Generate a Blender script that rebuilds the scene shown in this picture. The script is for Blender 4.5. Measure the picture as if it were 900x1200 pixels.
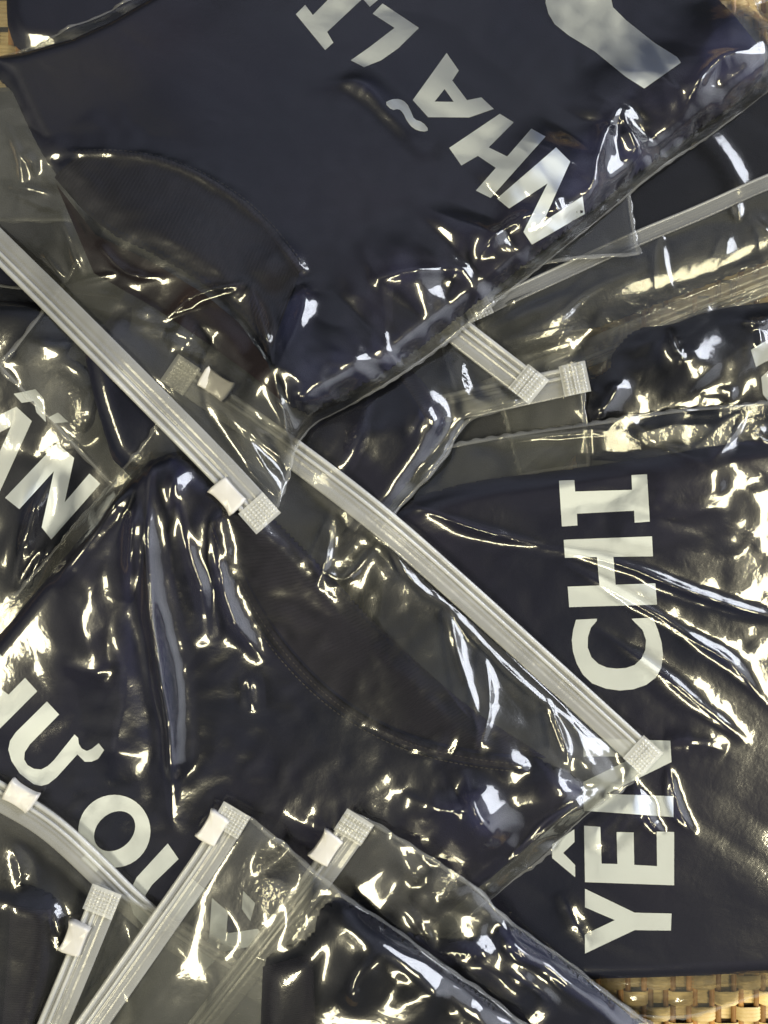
import bpy, bmesh, math, random
import numpy as np

random.seed(7)
rng = np.random.default_rng(11)
for o in list(bpy.data.objects):
    bpy.data.objects.remove(o, do_unlink=True)
scene = bpy.context.scene
C = scene.collection
R = math.radians

# ------------------------------------------------------------------ camera
S = 4e-4          # metres per photograph pixel at the reference height
ZREF = 0.030
DIST = 0.47
ZC = ZREF + DIST
cam = bpy.data.cameras.new('camera')
camo = bpy.data.objects.new('camera', cam)
C.objects.link(camo)
camo.location = (0, 0, ZC)
cam.sensor_fit = 'VERTICAL'
cam.sensor_height = 36
cam.lens = 36 * DIST / (1200 * S)
cam.clip_start = 0.01
cam.clip_end = 50
scene.camera = camo
scene.render.resolution_x = 768
scene.render.resolution_y = 1024

# ------------------------------------------------------------------ light: an indoor room
world = bpy.data.worlds.new('World')
scene.world = world
world.use_nodes = True
bg = world.node_tree.nodes['Background']
bg.inputs[0].default_value = (0.76, 0.87, 1.0, 1)
bg.inputs[1].default_value = 0.055


def area_lamp(name, loc, target, sx, sy, radiance, col, spread=180.0):
    li = bpy.data.lights.new(name, 'AREA')
    li.shape = 'RECTANGLE'
    li.size = sx
    li.size_y = sy
    li.energy = radiance * math.pi * sx * sy
    if spread < 179:
        h = math.radians(spread) / 2
        li.spread = 2 * h
        li.energy *= (math.tan(h) - h) / math.tan(h)
    li.color = col
    ob = bpy.data.objects.new(name, li)
    C.objects.link(ob)
    ob.location = loc
    d = np.array(target, float) - np.array(loc, float)
    from mathutils import Vector
    ob.rotation_euler = Vector(d).to_track_quat('-Z', 'Y').to_euler()
    return ob


WARM = (1.0, 0.91, 0.60)
COOL = (0.86, 0.90, 1.0)
CEIL = (1.0, 0.96, 0.84)
area_lamp('ceiling_lamp', (-1.30, -0.30, 2.2), (-1.30, -0.30, 0), 0.36, 1.0, 27, WARM)
area_lamp('ceiling_lamp', (1.40, -0.50, 2.2), (1.40, -0.50, 0), 0.36, 1.0, 27, WARM)
area_lamp('ceiling_lamp', (-0.1, -2.3, 2.2), (-0.1, -2.3, 0), 1.2, 0.36, 27, WARM)
# ceiling lit by those lamps, and the daylit wall round the window
area_lamp('ceiling_glow', (-1.70, -0.25, 2.0), (0, 0, 0), 4.2, 4.2, 0.36, CEIL, 75)
area_lamp('ceiling_glow', (1.80, -0.45, 1.9), (0, 0, 0), 4.2, 4.2, 0.24, CEIL, 75)
area_lamp('ceiling_glow', (0.15, 2.1, 2.3), (0, 0, 0), 4.6, 4.6, 0.34, (0.70, 0.75, 1.0), 75)
area_lamp('window_light', (1.75, 0.80, 1.15), (0, 0, 0.1), 1.3, 0.9, 11, COOL)
area_lamp('window_wall', (2.3, -0.35, 0.95), (0, 0, 0.1), 4.0, 1.8, 2.2, COOL, 80)

vs = scene.view_settings
vs.view_transform = 'Standard'
vs.look = 'None'
vs.exposure = 0.66
vs.gamma = 1.0
vs.use_curve_mapping = False
try:
    scene.cycles.transparent_max_bounces = 48
    scene.cycles.max_bounces = 12
    scene.cycles.sample_clamp_indirect = 4
    scene.cycles.caustics_reflective = False
    scene.cycles.caustics_refractive = False
except Exception:
    pass


# ------------------------------------------------------------------ materials
def new_mat(name):
    m = bpy.data.materials.new(name)
    m.use_nodes = True
    nt = m.node_tree
    for n in list(nt.nodes):
        nt.nodes.remove(n)
    return m, nt


def N(nt, t, **kw):
    n = nt.nodes.new(t)
    for k, v in kw.items():
        setattr(n, k, v)
    return n


def film_mat(name, haze, tint, rough, ior, bump=0.09, seed=0.0):
    m, nt = new_mat(name)
    L = nt.links.new
    out = N(nt, 'ShaderNodeOutputMaterial')
    co = N(nt, 'ShaderNodeTexCoord')
    mp = N(nt, 'ShaderNodeMapping')
    mp.inputs['Location'].default_value = (seed, seed * 1.7, 0)
    L(co.outputs['Object'], mp.inputs[0])
    n1 = N(nt, 'ShaderNodeTexNoise')
    n1.inputs['Scale'].default_value = 95
    n1.inputs['Detail'].default_value = 3
    n1.inputs['Distortion'].default_value = 0.6
    L(mp.outputs[0], n1.inputs['Vector'])
    n2 = N(nt, 'ShaderNodeTexNoise')
    n2.inputs['Scale'].default_value = 420
    n2.inputs['Detail'].default_value = 1
    L(mp.outputs[0], n2.inputs['Vector'])
    acc = None
    for src, wgt in ((n1.outputs[0], bump), (n2.outputs[0], bump * 0.22)):
        ad = N(nt, 'ShaderNodeMath', operation='MULTIPLY_ADD')
        L(src, ad.inputs[0])
        ad.inputs[1].default_value = wgt
        if acc is None:
            ad.inputs[2].default_value = 0.0
        else:
            L(acc.outputs[0], ad.inputs[2])
        acc = ad
    bp = N(nt, 'ShaderNodeBump')
    bp.inputs['Strength'].default_value = 1.0
    bp.inputs['Distance'].default_value = 0.0016
    L(acc.outputs[0], bp.inputs['Height'])
    fr = N(nt, 'ShaderNodeFresnel')
    fr.inputs['IOR'].default_value = ior
    L(bp.outputs[0], fr.inputs['Normal'])
    tr = N(nt, 'ShaderNodeBsdfTransparent')
    tr.inputs[0].default_value = tint
    gl = N(nt, 'ShaderNodeBsdfGlossy')
    gl.inputs['Roughness'].default_value = rough
    gl.inputs['Color'].default_value = (1, 1, 1, 1)
    L(bp.outputs[0], gl.inputs['Normal'])
    gs = gl
    for rr_, fac in ((0.20, 0.38),):
        gw = N(nt, 'ShaderNodeBsdfGlossy')
        gw.inputs['Roughness'].default_value = rr_
        L(bp.outputs[0], gw.inputs['Normal'])
        gl = N(nt, 'ShaderNodeMixShader')
        gl.inputs[0].default_value = fac
        L(gs.outputs[0], gl.inputs[1])
        L(gw.outputs[0], gl.inputs[2])
        gs = gl
    df = N(nt, 'ShaderNodeBsdfDiffuse')
    df.inputs[0].default_value = (0.78, 0.80, 0.81, 1)
    tl = N(nt, 'ShaderNodeBsdfTranslucent')
    tl.inputs[0].default_value = (0.78, 0.80, 0.81, 1)
    hz = N(nt, 'ShaderNodeMixShader')
    hz.inputs[0].default_value = 0.35
    L(df.outputs[0], hz.inputs[1])
    L(tl.outputs[0], hz.inputs[2])
    # cloudy variation of the haze: mottled soft reflections painted into the film's colour
    n3 = N(nt, 'ShaderNodeTexNoise')
    n3.inputs['Scale'].default_value = 16
    n3.inputs['Detail'].default_value = 4
    L(mp.outputs[0], n3.inputs['Vector'])
    mr = N(nt, 'ShaderNodeMapRange')
    mr.inputs[1].default_value = 0.3
    mr.inputs[2].default_value = 0.7
    mr.inputs[3].default_value = haze * 0.5
    mr.inputs[4].default_value = haze * 1.5
    L(n3.outputs[0], mr.inputs[0])
    m1 = N(nt, 'ShaderNodeMixShader')
    L(mr.outputs[0], m1.inputs[0])
    L(tr.outputs[0], m1.inputs[1])
    L(hz.outputs[0], m1.inputs[2])
    m2 = N(nt, 'ShaderNodeMixShader')
    L(fr.outputs[0], m2.inputs[0])
    L(m1.outputs[0], m2.inputs[1])
    L(gl.outputs[0], m2.inputs[2])
    L(m2.outputs[0], out.inputs[0])
    return m


def solid_mat(name, col, rough=0.5, spec=0.5, bump_scale=None, bump=0.1, dist=0.0005, var=0.0, var_scale=30,
              sheen=0.0, sss=0.0, alt=None, per_object=0.0):
    m, nt = new_mat(name)
    L = nt.links.new
    out = N(nt, 'ShaderNodeOutputMaterial')
    p = N(nt, 'ShaderNodeBsdfPrincipled')
    L(p.outputs[0], out.inputs[0])
    p.inputs['Base Color'].default_value = (*col, 1)
    p.inputs['Roughness'].default_value = rough
    p.inputs['Specular IOR Level'].default_value = spec
    if sheen:
        p.inputs['Sheen Weight'].default_value = sheen
        p.inputs['Sheen Roughness'].default_value = 0.5
    if sss:
        p.inputs['Subsurface Weight'].default_value = sss
        p.inputs['Subsurface Radius'].default_value = (0.003, 0.003, 0.003)
    co = N(nt, 'ShaderNodeTexCoord')
    if var or alt:
        n = N(nt, 'ShaderNodeTexNoise')
        n.inputs['Scale'].default_value = var_scale
        n.inputs['Detail'].default_value = 4
        L(co.outputs['Object'], n.inputs['Vector'])
        r = N(nt, 'ShaderNodeValToRGB')
        a = alt if alt else col
        r.color_ramp.elements[0].position = 0.35
        r.color_ramp.elements[1].position = 0.68
        r.color_ramp.elements[0].color = (*[c * (1 - var) for c in col], 1)
        r.color_ramp.elements[1].color = (*[c * (1 + var) for c in a], 1)
        L(n.outputs[0], r.inputs[0])
        L(r.outputs[0], p.inputs['Base Color'])
        if per_object:
            oi = N(nt, 'ShaderNodeObjectInfo')
            mr = N(nt, 'ShaderNodeMapRange')
            mr.inputs[3].default_value = 1 - per_object
            mr.inputs[4].default_value = 1 + per_object * 0.4
            L(oi.outputs['Random'], mr.inputs[0])
            hs = N(nt, 'ShaderNodeHueSaturation')
            L(mr.outputs[0], hs.inputs['Value'])
            L(r.outputs[0], hs.inputs['Color'])
            L(hs.outputs[0], p.inputs['Base Color'])
    if bump_scale:
        n = N(nt, 'ShaderNodeTexNoise')
        n.inputs['Scale'].default_value = bump_scale
        n.inputs['Detail'].default_value = 3
        L(co.outputs['Object'], n.inputs['Vector'])
        b = N(nt, 'ShaderNodeBump')
        b.inputs['Strength'].default_value = bump
        b.inputs['Distance'].default_value = dist
        L(n.outputs[0], b.inputs['Height'])
        L(b.outputs[0], p.inputs['Normal'])
    return m


def frost_mat(name, opac, col=(0.93, 0.94, 0.95), rough=0.22):
    m, nt = new_mat(name)
    L = nt.links.new
    out = N(nt, 'ShaderNodeOutputMaterial')
    tr = N(nt, 'ShaderNodeBsdfTransparent')
    tr.inputs[0].default_value = (0.96, 0.96, 0.95, 1)
    df = N(nt, 'ShaderNodeBsdfDiffuse')
    df.inputs[0].default_value = (*col, 1)
    tl = N(nt, 'ShaderNodeBsdfTranslucent')
    tl.inputs[0].default_value = (*col, 1)
    gl = N(nt, 'ShaderNodeBsdfGlossy')
    gl.inputs['Roughness'].default_value = rough
    co = N(nt, 'ShaderNodeTexCoord')
    n = N(nt, 'ShaderNodeTexNoise')
    n.inputs['Scale'].default_value = 130
    n.inputs['Detail'].default_value = 3
    L(co.outputs['Object'], n.inputs['Vector'])
    b = N(nt, 'ShaderNodeBump')
    b.inputs['Strength'].default_value = 0.3
    b.inputs['Distance'].default_value = 0.001
    L(n.outputs[0], b.inputs['Height'])
    L(b.outputs[0], gl.inputs['Normal'])
    fr = N(nt, 'ShaderNodeFresnel')
    fr.inputs['IOR'].default_value = 1.5
    L(b.outputs[0], fr.inputs['Normal'])
    h = N(nt, 'ShaderNodeMixShader')
    h.inputs[0].default_value = 0.35
    L(df.outputs[0], h.inputs[1])
    L(tl.outputs[0], h.inputs[2])
    m1 = N(nt, 'ShaderNodeMixShader')
    n3 = N(nt, 'ShaderNodeTexNoise')
    n3.inputs['Scale'].default_value = 45
    L(co.outputs['Object'], n3.inputs['Vector'])
    mr = N(nt, 'ShaderNodeMapRange')
    mr.inputs[1].default_value = 0.3
    mr.inputs[2].default_value = 0.7
    mr.inputs[3].default_value = opac * 0.85
    mr.inputs[4].default_value = opac * 1.15
    L(n3.outputs[0], mr.inputs[0])
    L(mr.outputs[0], m1.inputs[0])
    L(tr.outputs[0], m1.inputs[1])
    L(h.outputs[0], m1.inputs[2])
    m2 = N(nt, 'ShaderNodeMixShader')
    L(fr.outputs[0], m2.inputs[0])
    L(m1.outputs[0], m2.inputs[1])
    L(gl.outputs[0], m2.inputs[2])
    L(m2.outputs[0], out.inputs[0])
    return m


M = {}
M['film'] = film_mat('clear_film', 0.0045, (0.975, 0.975, 0.965, 1), 0.07, 1.62)
M['film_back'] = film_mat('clear_film_back', 0.085, (0.975, 0.975, 0.965, 1), 0.07, 1.45, 0.2, 3.1)  # extra haze puts the ceiling reflections of slack layers into the film's colour
M['seam'] = frost_mat('welded_seam', 0.10, rough=0.10)
M['flange'] = frost_mat('frosted_flange', 0.26)
M['flange_clear'] = frost_mat('clear_flange', 0.13)
M['rail'] = frost_mat('frosted_rail', 0.38, rough=0.16)
M['crimp'] = frost_mat('crimped_end', 0.36, rough=0.14)
M['slider'] = frost_mat('slider_plastic', 0.86, (0.74, 0.72, 0.70), 0.25)
M['navy'] = solid_mat('navy_jersey', (0.0050, 0.0078, 0.033), 0.85, 0.2, 1500, 0.5, 0.0004, 0.25, 9, sheen=0.03,
                      alt=(0.0100, 0.0095, 0.0280))
M['black'] = solid_mat('blue_black_jersey', (0.0048, 0.0058, 0.0160), 0.85, 0.2, 1500, 0.5, 0.0004, 0.25, 9, sheen=0.03)
M['rib'] = solid_mat('ribbed_knit', (0.018, 0.017, 0.031), 0.9, 0.15, 1300, 0.4, 0.0004, 0.2, 14, sheen=0.05)
M['lining'] = solid_mat('collar_lining', (0.016, 0.009, 0.011), 0.9, 0.15, 1200, 0.5, 0.0004, 0.3, 25)
M['thread'] = solid_mat('thread', (0.05, 0.046, 0.058), 0.7, 0.3)
M['print'] = solid_mat('white_print', (0.73, 0.80, 0.95), 0.42, 0.4, 900, 0.12, 0.0003, 0.035, 40)
M['straw'] = solid_mat('pale_straw', (0.60, 0.42, 0.17), 0.55, 0.4, 300, 0.3, 0.001, 0.28, 60, alt=(0.66, 0.50, 0.24), per_object=0.35)
M['stake'] = solid_mat('amber_stake', (0.36, 0.17, 0.035), 0.45, 0.4, 300, 0.3, 0.001, 0.35, 50, per_object=0.5)
M['table'] = solid_mat('table_top', (0.10, 0.06, 0.03), 0.5, 0.4, 40, 0.2, 0.001, 0.3, 8)

# ------------------------------------------------------------------ field helpers
G = 0.002
X0, X1, Y0, Y1 = -0.34, 0.36, -0.42, 0.42
gx = np.arange(X0, X1 + 1e-9, G)
gy = np.arange(Y0, Y1 + 1e-9, G)
NX, NY = len(gx), len(gy)
GX, GY = np.meshgrid(gx, gy)


def samp(F, x, y):
    fx = np.clip((np.asarray(x) - X0) / G, 0, NX - 1.001)
    fy = np.clip((np.asarray(y) - Y0) / G, 0, NY - 1.001)
    i = fx.astype(int)
    j = fy.astype(int)
    a = fx - i
    b = fy - j
    return (F[j, i] * (1 - a) + F[j, i + 1] * a) * (1 - b) + (F[j + 1, i] * (1 - a) + F[j + 1, i + 1] * a) * b


def avg4(z):
    p = np.pad(z, 1, mode='edge')
    return 0.25 * (p[:-2, 1:-1] + p[2:, 1:-1] + p[1:-1, :-2] + p[1:-1, 2:])


def drape(H, iters=160, blur=70):
    z = H.copy()
    for _ in range(iters):
        z = np.maximum(H, avg4(z) - 2e-6)
    for _ in range(blur):
        z = 0.5 * z + 0.5 * avg4(z)
    return z


def at(px, py, z):
    k = S * (ZC - z) / DIST
    return (np.asarray(px, float) - 450) * k, (600 - np.asarray(py, float)) * k


def on(px, py, F, dz=0.0):
    z = np.full(np.shape(px), ZREF)
    for _ in range(5):
        x, y = at(px, py, z)
        z = samp(F, x, y) + dz
    return x, y, z


_lat = {}


def vnoise(x, y, scale, seed):
    """smooth value noise, scale = cell size in metres, range about -1..1"""
    r = np.random.default_rng(seed).uniform(-1, 1, (64, 64))
    fx = np.asarray(x) / scale + 31.3
    fy = np.asarray(y) / scale + 17.7
    i = np.floor(fx).astype(int)
    j = np.floor(fy).astype(int)
    a = fx - i
    b = fy - j
    a = a * a * a * (a * (a * 6 - 15) + 10)
    b = b * b * b * (b * (b * 6 - 15) + 10)
    i0, i1, j0, j1 = i % 64, (i + 1) % 64, j % 64, (j + 1) % 64
    return (r[j0, i0] * (1 - a) + r[j0, i1] * a) * (1 - b) + (r[j1, i0] * (1 - a) + r[j1, i1] * a) * b


def facet(x, y, cell, ang, seed):
    """crumpled-sheet noise: planar facets between random heights on a jittered triangular lattice; stretched along ang"""
    r = np.random.default_rng(seed).uniform(-0.35, 1, (64, 64))
    x = np.asarray(x)
    y = np.asarray(y)
    jx = 0.45 * cell * vnoise(x, y, cell * 1.6, seed + 1)
    jy = 0.45 * cell * vnoise(x, y, cell * 1.6, seed + 2)
    ca, sa = math.cos(ang), math.sin(ang)
    u = ((x + jx) * ca + (y + jy) * sa) / (cell * 2.0)
    v = (-(x + jx) * sa + (y + jy) * ca) / cell + 0.5 * u
    i = np.floor(u).astype(int)
    j = np.floor(v).astype(int)
    a = u - i
    b_ = v - j
    g = lambda p, q: r[(j + q) % 64, (i + p) % 64]
    lo = g(0, 0) * (1 - a) + g(1, 0) * (a - b_) + g(1, 1) * b_
    hi = g(0, 0) * (1 - b_) + g(1, 1) * a + g(0, 1) * (b_ - a)
    return np.where(a > b_, lo, hi)


def chaikin(p, n=2, closed=False):
    p = np.asarray(p, float)
    for _ in range(n):
        if closed:
            q = np.roll(p, -1, 0)
            p = np.stack([0.75 * p + 0.25 * q, 0.25 * p + 0.75 * q], 1).reshape(-1, p.shape[1])
        else:
            a, b = p[:-1], p[1:]
            m = np.stack([0.75 * a + 0.25 * b, 0.25 * a + 0.75 * b], 1).reshape(-1, p.shape[1])
            p = np.vstack([p[:1], m[1:-1], p[-1:]])
    return p


def resample(p, n):
    p = np.asarray(p, float)
    d = np.r_[0, np.cumsum(np.hypot(*(np.diff(p[:, :2], axis=0).T)))]
    t = np.linspace(0, d[-1], n)
    return np.stack([np.interp(t, d, p[:, k]) for k in range(p.shape[1])], 1)


def polydist(poly, x, y, closed=True):
    """distance, nearest point and along-parameter to a polyline (vectorised over points)"""
    best = np.full(x.shape, 1e9)
    nx = np.zeros_like(best)
    ny = np.zeros_like(best)
    tt = np.zeros_like(best)
    n = len(poly)
    segs = n if closed else n - 1
    for k in range(segs):
        ax, ay = poly[k][:2]
        bx, by = poly[(k + 1) % n][:2]
        dx, dy = bx - ax, by - ay
        L2 = dx * dx + dy * dy + 1e-18
        t = np.clip(((x - ax) * dx + (y - ay) * dy) / L2, 0, 1)
        qx, qy = ax + t * dx, ay + t * dy
        d = np.hypot(x - qx, y - qy)
        m = d < best
        best = np.where(m, d, best)
        nx = np.where(m, qx, nx)
        ny = np.where(m, qy, ny)
        tt = np.where(m, (k + t) / segs, tt)
    return best, nx, ny, tt


def inside(poly, x, y):
    c = np.zeros(x.shape, bool)
    n = len(poly)
    for k in range(n):
        ax, ay = poly[k][:2]
        bx, by = poly[(k + 1) % n][:2]
        if ay == by:
            continue
        m = ((ay > y) != (by > y)) & (x < (bx - ax) * (y - ay) / (by - ay) + ax)
        c ^= m
    return c


# ------------------------------------------------------------------ object helpers
def thing(name, loc, label, cat, group=None):
    o = bpy.data.objects.new(name, None)
    o.empty_display_size = 0.02
    C.objects.link(o)
    o.location = loc
    o['label'] = label
    o['category'] = cat
    if group:
        o['group'] = group
    o['_loc'] = list(loc)
    return o


def mesh_obj(name, V, F, mat, parent=None, smooth=True):
    V = np.asarray(V, float).reshape(-1, 3)
    if parent is not None:
        root = parent
        off = np.zeros(3)
        while root is not None:
            off += np.array(root.location)
            root = root.parent
        V = V - off
    me = bpy.data.meshes.new(name)
    if isinstance(F, np.ndarray):
        nf, k = F.shape
        me.vertices.add(len(V))
        me.vertices.foreach_set('co', V.ravel().astype(np.float32))
        me.loops.add(nf * k)
        me.loops.foreach_set('vertex_index', F.ravel().astype(np.int32))
        me.polygons.add(nf)
        me.polygons.foreach_set('loop_start', np.arange(0, nf * k, k, dtype=np.int32))
        me.update(calc_edges=True)
        me.validate()
    else:
        me.from_pydata(V.tolist(), [], F)
        me.update()
    me.polygons.foreach_set('use_smooth', np.full(len(me.polygons), smooth))
    me.materials.append(mat)
    o = bpy.data.objects.new(name, me)
    C.objects.link(o)
    if parent is not None:
        o.parent = parent
    return o


def grid_faces(nv, nu):
    j, i = np.meshgrid(np.arange(nv - 1), np.arange(nu - 1), indexing='ij')
    a = j * nu + i
    return np.stack([a, a + 1, a + nu + 1, a + nu], -1).reshape(-1, 4)


# ------------------------------------------------------------------ table and woven tray
H = np.full((NY, NX), 0.0055)
tb = mesh_obj('table_top', [(-1.2, -1.2, -0.004), (1.2, -1.2, -0.004), (1.2, 1.2, -0.004), (-1.2, 1.2, -0.004)],
              [(0, 1, 2, 3)], M['table'], None, False)
tb['kind'] = 'structure'

tray = thing('woven_tray', (0, 0, 0), 'woven straw tray showing beneath the bags in the lower right corner', 'tray')
PIT, ROW = 0.0112, 0.0078
nst = int((X1 - X0) / PIT)
nrow = int((Y1 - Y0) / ROW)


def strand_mesh(ph):
    n = nst * 8
    xs = np.linspace(0, nst * PIT, n + 1)
    prof = []
    for s in range(4):
        for a in (-0.9, -0.45, 0.0, 0.45):
            prof.append((s + 0.5 + a * 0.5, 0.0007 * math.sqrt(max(0, 1 - a * a))))
    prof.append((3.98, 0.0003))
    prof = np.array(prof)
    prof[:, 0] = (prof[:, 0] / 4 - 0.5) * ROW * 0.94
    zc = 0.0017 * np.sin(np.pi * xs / PIT + ph) + 0.0026
    zc = 0.0026 + 0.0017 * np.tanh(2.2 * np.sin(np.pi * xs / PIT + ph)) / np.tanh(2.2)
    V = np.zeros((n + 1, len(prof), 3))
    V[:, :, 0] = xs[:, None]
    V[:, :, 1] = prof[None, :, 0] * (0.9 + 0.1 * np.abs(np.sin(np.pi * xs / PIT + ph)))[:, None]
    V[:, :, 2] = zc[:, None] + prof[None, :, 1]
    return V.reshape(-1, 3), grid_faces(n + 1, len(prof))[:, ::-1]


protos = []
for ph in (0, math.pi):
    V, F = strand_mesh(ph)
    protos.append(mesh_obj('strand', V, F, M['straw'], tray))
for r in range(nrow):
    o = protos[r] if r < 2 else protos[r % 2].copy()
    if r >= 2:
        C.objects.link(o)
        o.parent = tray
    o.location = (X0 + random.uniform(-1, 1) * 0.0004, Y0 + r * ROW, random.uniform(-1, 1) * 0.0002)
V = []
for yy in np.linspace(Y0, Y1, 60):
    for a in np.linspace(0, math.pi, 5):
        V.append((0.0014 * math.cos(a), yy, 0.0026 + 0.0009 * math.sin(a)))
sp = mesh_obj('stake', V, grid_faces(60, 5), M['stake'], tray)
first = True
for c in range(nst):
    for s in (-1, 1):
        if first:
            o = sp
            first = False
        else:
            o = sp.copy()
            C.objects.link(o)
            o.parent = tray
        o.location = (X0 + c * PIT + s * 0.0016 + random.uniform(-1, 1) * 0.0003, 0, 0)


# ------------------------------------------------------------------ shirts
def fold_field(poly_px, width, height, F, sharp=1.0):
    """a ridge along a line: width and height in metres; tapers at both ends"""
    p = np.array([np.array(on(a, b, F)[:2]) for a, b in poly_px])
    p = chaikin(p, 2)
    d, _, _, t = polydist(p, GX, GY, closed=False)
    tap = np.clip(np.minimum(t, 1 - t) * 5, 0, 1)
    tap = tap * tap * (3 - 2 * tap)
    return height * tap * np.exp(-(d / width) ** (2 * sharp))


def make_shirt(label, poly, thick, mat, group, folds=(), wr=0.0012, rim=0.010, seed=0, puff=0.0, rnd=1):
    global H
    base = drape(H)
    p = chaikin(poly, rnd, True)
    P = np.stack(on(p[:, 0], p[:, 1], base, thick * 0.7), 1)
    d, nx, ny, _ = polydist(P, GX, GY)
    ins = inside(P, GX, GY)
    sd = np.where(ins, d, -d)
    dd = np.clip(sd / rim, 0, 1)
    prof = np.sqrt(np.clip(1 - (1 - dd) ** 2, 0, 1))
    w = wr * (0.7 * vnoise(GX, GY, 0.045, seed + 1) + 0.35 * vnoise(GX + 0.3 * GY, GY - 0.4 * GX, 0.022, seed + 2))
    # stretched soft creases
    w += wr * 0.5 * np.abs(vnoise(GX * 0.5 + GY * 0.8, (GY - GX) * 0.25, 0.016, seed + 3))
    top = base + thick * prof + w * np.clip(sd / 0.02, 0, 1) + puff * np.clip(sd / 0.08, 0, 1)
    for f in folds:
        top = top + fold_field(f[0], f[1], f[2], base + thick, *(f[3:] or (1.0,))) * np.clip(sd / 0.006, 0, 1)
    top = np.maximum(top, base + 0.0003)
    keep = sd > -0.71 * G
    cells = keep[:-1, :-1] & keep[1:, :-1] & keep[:-1, 1:] & keep[1:, 1:]
    out = (sd < 0)
    VX = np.where(out, nx, GX)
    VY = np.where(out, ny, GY)
    ZB = base + 0.0002
    ZT = np.where(out, ZB + 0.0003, top)
    idx = -np.ones((NY, NX), int)
    used = np.zeros((NY, NX), bool)
    used[:-1, :-1] |= cells
    used[1:, :-1] |= cells
    used[:-1, 1:] |= cells
    used[1:, 1:] |= cells
    n = used.sum()
    idx[used] = np.arange(n)
    VT = np.stack([VX[used], VY[used], ZT[used]], 1)
    VB = np.stack([VX[used], VY[used], ZB[used]], 1)
    jj, ii = np.nonzero(cells)
    F = np.stack([idx[jj, ii], idx[jj, ii + 1], idx[jj + 1, ii + 1], idx[jj + 1, ii]], 1)
    F2 = F[:, ::-1] + n
    cx, cy = P[:, 0].mean(), P[:, 1].mean()
    root = thing('t_shirt', (cx, cy, float(samp(base, cx, cy))), label, 'shirt', group)
    mesh_obj('body', np.vstack([VT, VB]), np.vstack([F, F2]), mat, root)
    H = np.maximum(H, np.where(sd > 0, top, H))
    return root, np.where(sd > -0.004, np.maximum(top, base), base)


def letter(root, top, outer, holes=(), off=0.0005, name='letter', mat=None, step=6.0):
    bm = bmesh.new()
    for loop in [outer] + list(holes):
        vs_ = [bm.verts.new((float(a), float(b), 0)) for a, b in loop]
        for k in range(len(vs_)):
            bm.edges.new((vs_[k], vs_[(k + 1) % len(vs_)]))
    bmesh.ops.triangle_fill(bm, use_beauty=True, use_dissolve=False, edges=bm.edges[:])
    a = np.array(outer)
    for ax in (0, 1):
        lo, hi = a[:, ax].min(), a[:, ax].max()
        v = lo + step
        while v < hi:
            co = (v, 0, 0) if ax == 0 else (0, v, 0)
            no = (1, 0, 0) if ax == 0 else (0, 1, 0)
            bmesh.ops.bisect_plane(bm, geom=bm.verts[:] + bm.edges[:] + bm.faces[:], plane_co=co, plane_no=no, dist=1e-5)
            v += step
    bmesh.ops.triangulate(bm, faces=bm.faces[:])
    bm.verts.index_update()
    V = np.array([v.co[:] for v in bm.verts])
    F = np.array([[v.index for v in f.verts] for f in bm.faces])
    bm.free()
    x, y, z = on(V[:, 0], V[:, 1], top, off)
    # face up
    a_, b_, c_ = F[:, 0], F[:, 1], F[:, 2]
    cr = (x[b_] - x[a_]) * (y[c_] - y[a_]) - (y[b_] - y[a_]) * (x[c_] - x[a_])
    F[cr < 0] = F[cr < 0][:, ::-1]
    return mesh_obj(name, np.stack([x, y, z], 1), F, mat or M['print'], root)


def zl(pts, ox, oy, k):
    return [(ox + a / k, oy + b / k) for a, b in pts]


def smooth_loop(pts, n=2):
    return chaikin(pts, n, True).tolist()


def rib_band(root, top, arc_in, arc_out, nrib, name='collar_band', mat=None, lift=0.0007):
    global H
    """ribbed band between two lines given in photograph pixels"""
    n = nrib * 4 + 1
    a = resample(chaikin(arc_in, 3), n)
    b = resample(chaikin(arc_out, 3), n)
    m = 12
    V = np.zeros((n, m, 3))
    for k in range(m):
        t = k / (m - 1)
        p = a * (1 - t) + b * t
        x, y, z = on(p[:, 0], p[:, 1], top, 0.0)
        e = math.sqrt(max(0, 1 - (2 * t - 1) ** 4))
        V[:, k, 0] = x
        V[:, k, 1] = y
        V[:, k, 2] = z + 0.0002 + lift * e + 0.00035 * e * np.cos(np.arange(n) * math.pi / 2)
    F = grid_faces(n, m)
    v = V.reshape(-1, 3)
    U = upc(V[::2])
    for q in (V, U):
        ii = np.clip(np.round((q[..., 0] - X0) / G).astype(int), 0, NX - 1)
        jj = np.clip(np.round((q[..., 1] - Y0) / G).astype(int), 0, NY - 1)
        np.maximum.at(H, (jj.ravel(), ii.ravel()), q[..., 2].ravel() + 0.0002)
    f0 = F[0]
    nz = np.cross(v[f0[1]] - v[f0[0]], v[f0[2]] - v[f0[0]])[2]
    if nz < 0:
        F = F[:, ::-1]
    return mesh_obj(name, v, F, mat or M['rib'], root)


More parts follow.
